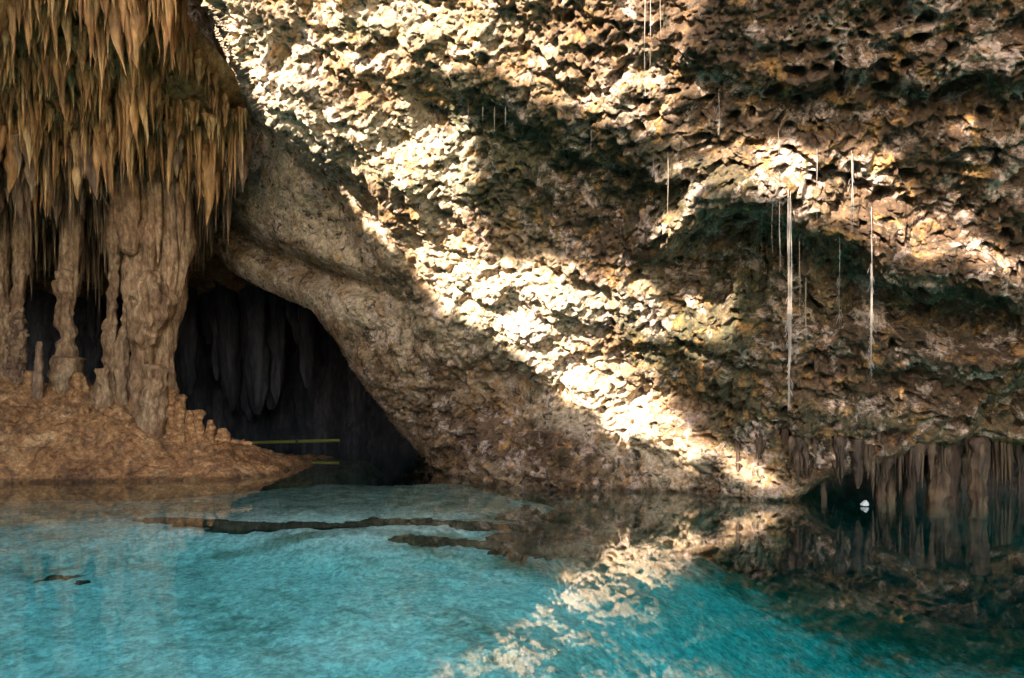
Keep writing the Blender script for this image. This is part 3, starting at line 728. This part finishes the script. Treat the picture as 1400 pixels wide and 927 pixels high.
def column(label, parts, base_px, d, name="dripstone_column", group=GC, mats=None):
    b = P(base_px[0], base_px[1], d); t = thing(name, label, "column", b, group)
    for k, (pn, pts, dd, kw) in enumerate(parts):
        kw = dict(kw); mat = kw.pop('mat', M_col)
        if pts[-1][1] > 530: pts = pts + [(pts[-1][0], pts[-1][1] + 24, pts[-1][2])]
        drip(pn, pts, d + dd, kw.pop('seed', 40 + 3 * k), mat, t, base=b, **kw)
    return t
column("dark thin dripstone column at the left edge of the photo", [("shaft", [(4, 220, 12), (3, 380, 9), (5, 440, 11), (6, 500, 15), (6, 545, 24)], 0, dict(seed=2, lump=.3)), ("nodule_crust", [(14, 418, 5), (16, 470, 8), (16, 540, 11)], -.15, dict(seed=3, lump=.4))], (5, 540), 18.2)
column("slender pale column with a white knobbly lower half at the far left", [("shaft", [(34, 200, 14), (32, 270, 14), (31, 330, 11), (28, 370, 8), (24, 420, 8), (24, 545, 10)], 0, dict(seed=5, lump=.3)), ("nodule_crust", [(25, 425, 6), (24, 460, 10), (22, 520, 9), (22, 545, 9)], -.03, dict(seed=6, knob=.9, lump=.5, seg=36, step=2, mat=M_stal2))], (24, 540), 18.0)
column("column with a flared cap at mid height and lumpy foot, second bare one from the left",
       [("upper_shaft", [(102, 190, 17), (100, 250, 16), (97, 300, 14), (95, 345, 12), (92, 374, 11)], 0, dict(seed=8, flute=.2)), ("cap", [(92, 368, 8), (93, 374, 18), (94, 380, 17), (93, 392, 13), (94, 402, 12)], 0, dict(seed=9, step=1.5)),
        ("lower_shaft", [(91, 385, 12), (88, 430, 10), (92, 470, 10), (92, 495, 14), (93, 540, 17)], 0, dict(seed=10, lump=.35, seg=36)), ("foot", [(84, 486, 7), (92, 492, 18), (94, 512, 20), (90, 545, 24)], -.05, dict(seed=11, lump=.5, step=2, seg=36)),
        ("side_drip", [(104, 360, 3), (104, 385, 4), (103, 410, .6)], -.1, dict(seed=12))], (92, 540), 17.9)
column("thin crooked column joined at half height to the big one",
       [("shaft", [(158, 240, 10), (158, 318, 9), (157, 360, 6), (154, 430, 6), (150, 450, 9), (152, 480, 10), (153, 540, 9)], 0, dict(seed=14, lump=.35, step=2)), ("branch", [(178, 290, 5), (174, 400, 4), (172, 450, 5), (166, 470, 10), (170, 555, 9)], -.05, dict(seed=15, lump=.4)),
        ("foot", [(142, 504, 6), (141, 512, 8), (141, 530, 9), (140, 550, 14)], -.3, dict(seed=16, lump=.4))], (153, 540), 17.5)
column("massive many lobed column with draped sides, widest of the cave",
       [("upper_shaft", [(168, 150, 16), (169, 215, 17), (172, 230, 15), (172, 270, 18), (175, 310, 16), (180, 345, 12), (182, 350, 2)], -.55, dict(seed=18, flute=.16, lump=.2, seg=40)),
        ("shaft", [(214, 170, 20), (214, 260, 30), (214, 330, 30), (211, 380, 28), (208, 440, 25), (208, 500, 23), (211, 560, 26)], 0, dict(seed=19, flute=.3, lump=.3, seg=72, step=2)),
        ("drapery", [(244, 180, 10), (242, 270, 17), (239, 330, 22), (236, 380, 18), (230, 440, 14), (225, 500, 12), (222, 575, 12)], .1, dict(seed=20, flute=.35, lump=.12, seg=60)),
        ("drapery", [(190, 330, 8), (188, 400, 9), (190, 480, 8), (188, 540, 8), (187, 565, 9)], -.15, dict(seed=21, flute=.35, lump=.2, seg=40)),
        ("flowstone", [(205, 372, 12), (204, 390, 20), (207, 410, 24), (204, 440, 22), (199, 468, 13), (194, 480, 2)], -.42, dict(seed=22, flute=.35, lump=.45, seg=56, step=2)),
        ("foot", [(212, 498, 8), (213, 508, 14), (210, 530, 15), (208, 555, 19), (206, 580, 19)], -.35, dict(seed=23, lump=.4, seg=44, step=2))] +
       [("drip_fringe", [(px, 420 + (px % 7) * 6, 3.2), (px, 470 + (px % 5) * 8, 2.6), (px, 505 + (px % 11) * 3, .5)], -.42, dict(seed=px, flute=.2, seg=10)) for px in (184, 190, 196)] +
       [("drip_fringe", [(px, 250, 6), (px + 1, 310, 5), (px, 330 + (px * 7) % 38, .6)], -.5 + (px % 3) * .2, dict(seed=px, flute=.2, seg=12)) for px in (196, 207, 216, 227, 236, 246, 256)], (210, 580), 17.3)
# stalagmites on the mound
GS = "stalagmites standing on the brown mound"
SM = [("thin pale candle shaped stalagmite between the two bare columns", [(54, 474, 3), (54, 480, 4), (53, 505, 4.5), (52, 540, 7)], 17.0),
      ("stubby stalagmite at the foot of the thin candle one", [(41, 514, 4), (41, 520, 6), (41, 545, 8)], 16.9),
      ("round knob of rock right of the lumpy footed column", [(108, 516, 5), (108, 522, 8), (108, 545, 12)], 16.6),
      ("squat stump just left of the massive column's foot", [(188, 543, 6), (188, 550, 10), (187, 585, 13)], 15.9),
      ("low dark stump just right of the massive column's foot", [(232, 539, 4), (233, 545, 6), (233, 592, 9)], 16.4),
      ("flat topped stub, tallest of the row stepping down the mound's right slope", [(247, 546, 5), (248, 550, 8), (247, 562, 6.5), (246, 602, 10)], 16.2),
      ("small leaning stub third from the top of the stepping row", [(261, 568, 4), (261, 572, 6), (260, 606, 8)], 16.2),
      ("rounded stub in the middle of the stepping row", [(272, 567, 4), (273, 571, 7), (272, 584, 6), (271, 612, 9)], 16.0),
      ("pointed stub below the rounded one on the mound's right slope", [(289, 581, 3), (289, 586, 6), (288, 618, 10)], 16.1),
      ("low broken stub nearest the water on the mound's right slope", [(305, 592, 4), (306, 598, 8), (306, 622, 12)], 15.9)]
for k, (lab, pts, d) in enumerate(SM):
    pts = pts + [(pts[-1][0], pts[-1][1] + 14, pts[-1][2] * 1.05)]; d = 17.15 + 0.08 * (k % 3); pts = [(a_, b_ - 7, c_) for a_, b_, c_ in pts]
    drip("stalagmite", pts, d, 60 + k, M_mound if k not in (0,) else M_stal2, None, lab, "stalagmite", GS, seg=24, step=1.5, lump=.3, flute=.12)
# finger of rock lying on the slope
def tube(name, pts, rad, mat, parent=None, seg=8, **kw):
    pts = np.array(pts, float); n = len(pts); rad = np.broadcast_to(rad, (n,))
    tg = np.gradient(pts, axis=0); tg /= np.linalg.norm(tg, axis=1, keepdims=True) + 1e-9
    ref = np.where(np.abs(tg[:, 2:3]) > .8, [[1., 0, 0]], [[0, 0, 1.]])
    u = np.cross(tg, ref); u /= np.linalg.norm(u, axis=1, keepdims=True); v = np.cross(tg, u)
    a = np.linspace(0, 2 * np.pi, seg, endpoint=False)
    V = (pts[:, None] + rad[:, None, None] * (u[:, None] * np.cos(a)[None, :, None] + v[:, None] * np.sin(a)[None, :, None])).reshape(-1, 3)
    k = np.arange(n * seg).reshape(n, seg); kn = np.roll(k, -1, axis=1)
    Q = np.stack([k[:-1], kn[:-1], kn[1:], k[1:]], -1).reshape(-1, 4)
    return V, Q
def tube_obj(name, pts, rad, mat, parent=None, base=None, seg=8, **kw):
    V, Q = tube(name, pts, rad, mat, seg=seg)
    b = np.array(base) if base is not None else V[0] * 0 + np.asarray(pts[0])
    o = link(name, mesh_np(name, V - b, Q), mat, parent, **kw)
    if parent is None: o.location = b
    return o
fp = P(np.linspace(296, 344, 22), np.linspace(601, 607, 22), 16.5); fp[:, 2] += 0.012 * np.sin(np.arange(22) * 1.7)
tube_obj("fallen_stalactite", fp, 0.055 + 0.018 * np.sin(np.arange(22) * 2.1) * np.linspace(1, .5, 22), M_mound, seg=12, label="finger of brown rock lying level near the mound's right end", cat="rock")

# draperies far back in the dark chamber
bw = bpy.data.objects["cave_back_wall"]
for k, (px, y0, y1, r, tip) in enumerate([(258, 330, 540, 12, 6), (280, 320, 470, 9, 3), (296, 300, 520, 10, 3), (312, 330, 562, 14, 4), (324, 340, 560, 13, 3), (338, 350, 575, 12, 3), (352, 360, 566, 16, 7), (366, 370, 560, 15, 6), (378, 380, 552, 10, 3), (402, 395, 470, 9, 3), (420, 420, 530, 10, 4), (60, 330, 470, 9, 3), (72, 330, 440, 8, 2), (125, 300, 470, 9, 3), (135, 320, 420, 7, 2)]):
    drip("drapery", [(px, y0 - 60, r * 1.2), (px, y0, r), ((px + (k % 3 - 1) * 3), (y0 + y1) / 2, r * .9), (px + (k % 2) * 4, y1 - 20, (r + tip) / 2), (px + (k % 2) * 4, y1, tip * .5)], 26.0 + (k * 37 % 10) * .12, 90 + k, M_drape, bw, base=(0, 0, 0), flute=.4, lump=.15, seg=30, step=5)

# yellow pipe across the far chamber
t = thing("guide_pipe", "thin yellow pipe with a dark clamp crossing the dark cave mouth above the water", "pipe", P(400, 606, 26.0))
pa, pb = P(338, 605.5, 26.0), P(464, 602, 26.0)
tube_obj("pipe", [pa + (pb - pa) * q for q in np.linspace(0, 1, 14)], 0.062, M_yellow, t, base=P(400, 606, 26.0), seg=10)
tube_obj("clamp", [pa + (pb - pa) * q for q in (0.53, 0.545, 0.56)], 0.085, M_clamp, t, base=P(400, 606, 26.0), seg=10)

# fringe of small stalactites under the lip of the wall on the right
wallo = bpy.data.objects["cave_wall"]
R = random.Random(21); fr = []
def fringe_d(px):
    m = (np.abs(WPX - px) < 10) & (WPY > 585) & (WPY < 612)
    return float(np.percentile(WV[m, 1], 15)) - 0.02 if m.any() else 10.5
for k in range(250):
    px = R.uniform(985, 1420); row = R.random()
    top = np.interp(px, [985, 1080, 1110, 1230, 1330, 1420], [622, 620, 618, 612, 604, 606]) - 8
    d = fringe_d(px) + row * 1.1
    tipy = np.interp(px, [985, 1080, 1120, 1200, 1300, 1400], [645, 662, 676, 668, 676, 672]) + R.uniform(-34, 16) - row * 6
    top += R.uniform(2, 20); tipy -= R.uniform(-8, 20) * (1 - row)
    z = CAM_Z - (top - HY) / F * d; L = (tipy - top) / F * d
    fr.append(((px - HX) / F * d, d + 0.2, z + 0.4, L + 0.4, 'thin' if R.random() < .85 else 'carrot'))
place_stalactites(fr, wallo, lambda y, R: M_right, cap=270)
# bigger hanging and standing columns there
GR = "reddish columns standing in the water at the right"
RC = [("slim reddish column in the water, left one of a close pair at the right", [(1203, 600, 9), (1204, 650, 5), (1205, 700, 6)], 11.3),
      ("slim reddish column in the water, right one of a close pair at the right", [(1217, 600, 8), (1217, 650, 6), (1217, 702, 6)], 11.4),
      ("broad reddish column in the water just right of the close pair", [(1246, 596, 9), (1245, 640, 7), (1244, 680, 9), (1244, 704, 10)], 11.3),
      ("widest reddish column of the right hand row, with ribbed front", [(1284, 592, 14), (1282, 640, 12), (1282, 706, 13)], 11.1),
      ("narrow reddish column squeezed beside the widest one of the right hand row", [(1306, 592, 9), (1304, 650, 7), (1304, 706, 8)], 11.0),
      ("tall lone column with a thick neck near the right edge", [(1338, 598, 10), (1338, 606, 13), (1338, 625, 12), (1337, 650, 10), (1337, 708, 11)], 10.6),
      ("crooked thin column in the water farthest left of the right hand row", [(1122, 610, 7), (1124, 650, 3.5), (1127, 694, 3.5)], 11.7)]
for k, (lab, pts, d) in enumerate(RC):
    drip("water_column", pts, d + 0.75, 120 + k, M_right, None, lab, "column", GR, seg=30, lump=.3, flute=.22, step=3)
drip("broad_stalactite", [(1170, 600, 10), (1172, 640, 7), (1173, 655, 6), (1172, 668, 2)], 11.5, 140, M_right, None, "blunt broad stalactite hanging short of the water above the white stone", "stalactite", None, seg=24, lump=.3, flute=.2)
drip("white_stone", [(1183, 684, 1.5), (1183, 685.5, 3), (1182, 688, 5), (1182, 691, 5)], 11.3, 150, M_white, None, "small white stone at the waterline below the hanging stalactites", "stone", None, seg=14, lump=.4, step=1)

# ---- rocks lying under the surface
def under_px(px, py, z):
    d = (CAM_Z - z) * F / (np.asarray(py, float) - HY); return np.stack([(np.asarray(px, float) - HX) / F * d, d, z + 0 * d], -1)
def lumps(name, items, mat, label, cat, seed):
    """(px, py, z of the top, half length, half depth, half height) stones fused into one rock"""
    parts = []; a0, b0 = 40, 22
    for k, (px, py, z, rx, ry, rz) in enumerate(items):
        c = under_px(px, py, z); u, v = np.meshgrid(np.linspace(0, 2 * np.pi, a0, endpoint=False), np.linspace(-1.5, 1.5, b0)); u, v = u.ravel(), v.ravel()
        D = np.stack([np.cos(u) * np.cos(v), np.sin(u) * np.cos(v), np.sin(v)], 1)
        W = D * np.array([rx, ry, rz]); r = 1 + 0.9 * fbm((W + c) * 2.6 + seed, 4, 880, 0.6) + 0.5 * fbm((W + c) * 9, 4, 881, 0.65)
        W = W * r[:, None] + c - np.array([0, 0, rz])
        q = np.arange(a0 * b0).reshape(b0, a0); qn = np.roll(q, -1, 1)
        parts.append((W, np.stack([q[:-1], qn[:-1], qn[1:], q[1:]], -1).reshape(-1, 4)))
    V, Q = join_np(parts); b = V.mean(0); b[2] = V[:, 2].min()
    o = link(name, mesh_np(name, V - b, Q), mat, label=label, cat=cat); o.location = b
lumps("shelf_shadow_strip", [(px, 713 + 3 * math.sin(px * .02), -0.09, 0.5, 0.09 + .05 * math.sin(px * 2.3), 0.06 + .02 * math.sin(px)) for px in range(270, 760, 42)] + [(px, 708, -0.04, .3, .05, .04) for px in (205, 235, 262)],  # dark lumps stand in for the shadow along the shelf edge
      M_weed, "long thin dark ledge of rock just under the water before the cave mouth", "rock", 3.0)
R = random.Random(77)
lumps("submerged_rock", [(R.uniform(690, 850), R.uniform(694, 738), -0.08, R.uniform(.18, .4), R.uniform(.12, .3), R.uniform(.1, .16)) for _ in range(22)] + [(560 + 30 * k, 732 + 2 * k, -.12, .3, .07, .06) for k in range(5)],
      M_weed, "dark reddish weedy rock under the water below the foot of the wall", "rock", 9.0)
lumps("submerged_rock", [(R.uniform(40, 130), R.uniform(744, 796), -0.52, R.uniform(.05, .2), R.uniform(.05, .16), R.uniform(.03, .07)) for _ in range(34)],
      M_weed, "small dark weedy patch of rock under the water at the far left", "rock", 15.0)
# ================================================================== ROOTS
def wall_front(px, y0, y1, w=5):
    m = (np.abs(WPX - px) < w) & (WPY > y0 - 4) & (WPY < y1 + 4)
    return float(WV[m, 1].min()) - 0.12
ROOTPTS = []
def root(px, y0, y1, label, n=1, spread=1.0, lets=0, mat=None, rad=0.006, group=None, tipw=0.5):
    mat = mat or M_root2; d = wall_front(px, y0, y1, 4 + spread)
    dtop = wall_front(px, y0 - 5, y0 + 5, 5) + 0.3 if y0 > 0 else d
    R = random.Random(int(px * 13 + y0)); top = P(px, y0, d)
    t = thing("hanging_root", label, "root", top, group)
    m = d / F
    if px in (1079, 1191) : ROOTPTS.append(np.repeat(P(px, np.arange(y0 + 10, y1, 2.0), d), 40, 0))
    for k in range(n):
        s0 = 0 if k == 0 else R.uniform(0, .35) * (y1 - y0); s1 = 0 if k == 0 else R.uniform(0, .4) * (y1 - y0)
        ys = np.linspace(y0 + s0, y1 - s1, 14); ph = R.uniform(0, 6.28); am = R.uniform(.3, 1) * spread
        u = (ys - y0) / (y1 - y0)
        xs = px + am * np.sin(u * R.uniform(2, 5) + ph) * (0.35 + 0.65 * np.sin(np.clip(u, 0, 1) * 3.0)) + R.uniform(-.25, .25) * spread
        dd = np.full(14, d); dd[0] = dtop; dd[1] = (d * 2 + dtop) / 3; pts = P(xs, ys, dd); pts[:, 1] += R.uniform(-1, 1) * spread * m + 0.01 * np.sin(u * 7 + ph)
        tube_obj("strand", pts, rad * R.uniform(.7, 1.2) * np.linspace(1, tipw, 14), M_root if R.random() < .5 else mat, t, base=top, seg=6)
    for k in range(lets):
        u = R.uniform(.35, .95); y = y0 + u * (y1 - y0); sgn = R.choice((-1, 1)); ln = R.uniform(2, 8)
        q = np.linspace(0, 1, 5); pts = P(px + spread * .4 * sgn + sgn * ln * .55 * q, y + ln * 1.5 * q ** 1.4 - 1, d - R.uniform(0, .05) * q)
        tube_obj("rootlet", pts, rad * .45, mat, t, base=top, seg=4)
    return t
root(1079, 236, 562, "thick bundle of long pale roots, the longest and stoutest hanging on the rock", 11, 3.6, 22, rad=0.008)
root(1191, 280, 514, "long brushy root with a bare tip, second longest and right of the thick bundle", 5, 1.8, 30, rad=0.006)
root(1102, 365, 462, "short slim root close to the right of the thick bundle", 2, 1.0, 5, M_root, rad=0.007)
root(1093, 330, 428, "faint root hugging the right side of the thick bundle", 2, 1.2, 3, M_root, rad=0.0038)
root(1148, 320, 441, "thin root with a small tuft halfway between the two longest roots", 1, 1.0, 9, rad=0.0038)
root(1164, 200, 318, "thin doubled root crossing the bright ledge between the two longest roots", 3, 2.0, 8, rad=0.0038)
root(1117, 200, 300, "single hair thin root above the bright ledge right of the thick bundle", 1, .8, 0, rad=0.003)
root(1056, 270, 345, "fine root hanging in front of the ledge left of the thick bundle", 1, .8, 0, rad=0.003)
root(1066, 262, 372, "fine strand slanting beside the thick bundle's left side", 2, 1.4, 2, rad=0.003)
root(1041, 300, 346, "short fine root with a tiny tip farthest left on the bright ledge", 1, .8, 3, rad=0.003)
root(882, -30, 132, "left one of the twin straight threads dropping from the top of the photo", 1, .8, 0, rad=0.0038)
root(889, -30, 134, "right one of the twin straight threads dropping from the top of the photo", 2, .8, 0, rad=0.0038)
root(903, -20, 52, "short thread right of the twin threads at the top", 1, .6, 0, rad=0.003)
root(983, 118, 184, "little branching root on the dark rock right of the twin threads", 1, .8, 5, rad=0.0038)
root(913, 205, 292, "single thread over the green rock below the twin threads", 1, .8, 1, rad=0.003)
root(893, 212, 242, "tiny root tip left of the single thread over the green rock", 1, .8, 3, rad=0.003)
root(808, 175, 210, "short hair root over the green hollow", 1, .6, 0, rad=0.003)
root(1064, 170, 212, "short hair root high above the thick bundle", 1, .6, 0, rad=0.003)
for k, (px, a, b) in enumerate([(640, 140, 172), (660, 142, 165), (676, 146, 180), (691, 145, 170)]):
    root(px, a, b, ["leftmost", "second from left and shortest", "third and longest", "rightmost"][k] + " hair thin rootlet in the row under the green shelf", 1, .5, 0, rad=0.005, group="row of hair roots under the green shelf")

W0 = (WV, WPX, WPY)
build_roof_sun_mask()
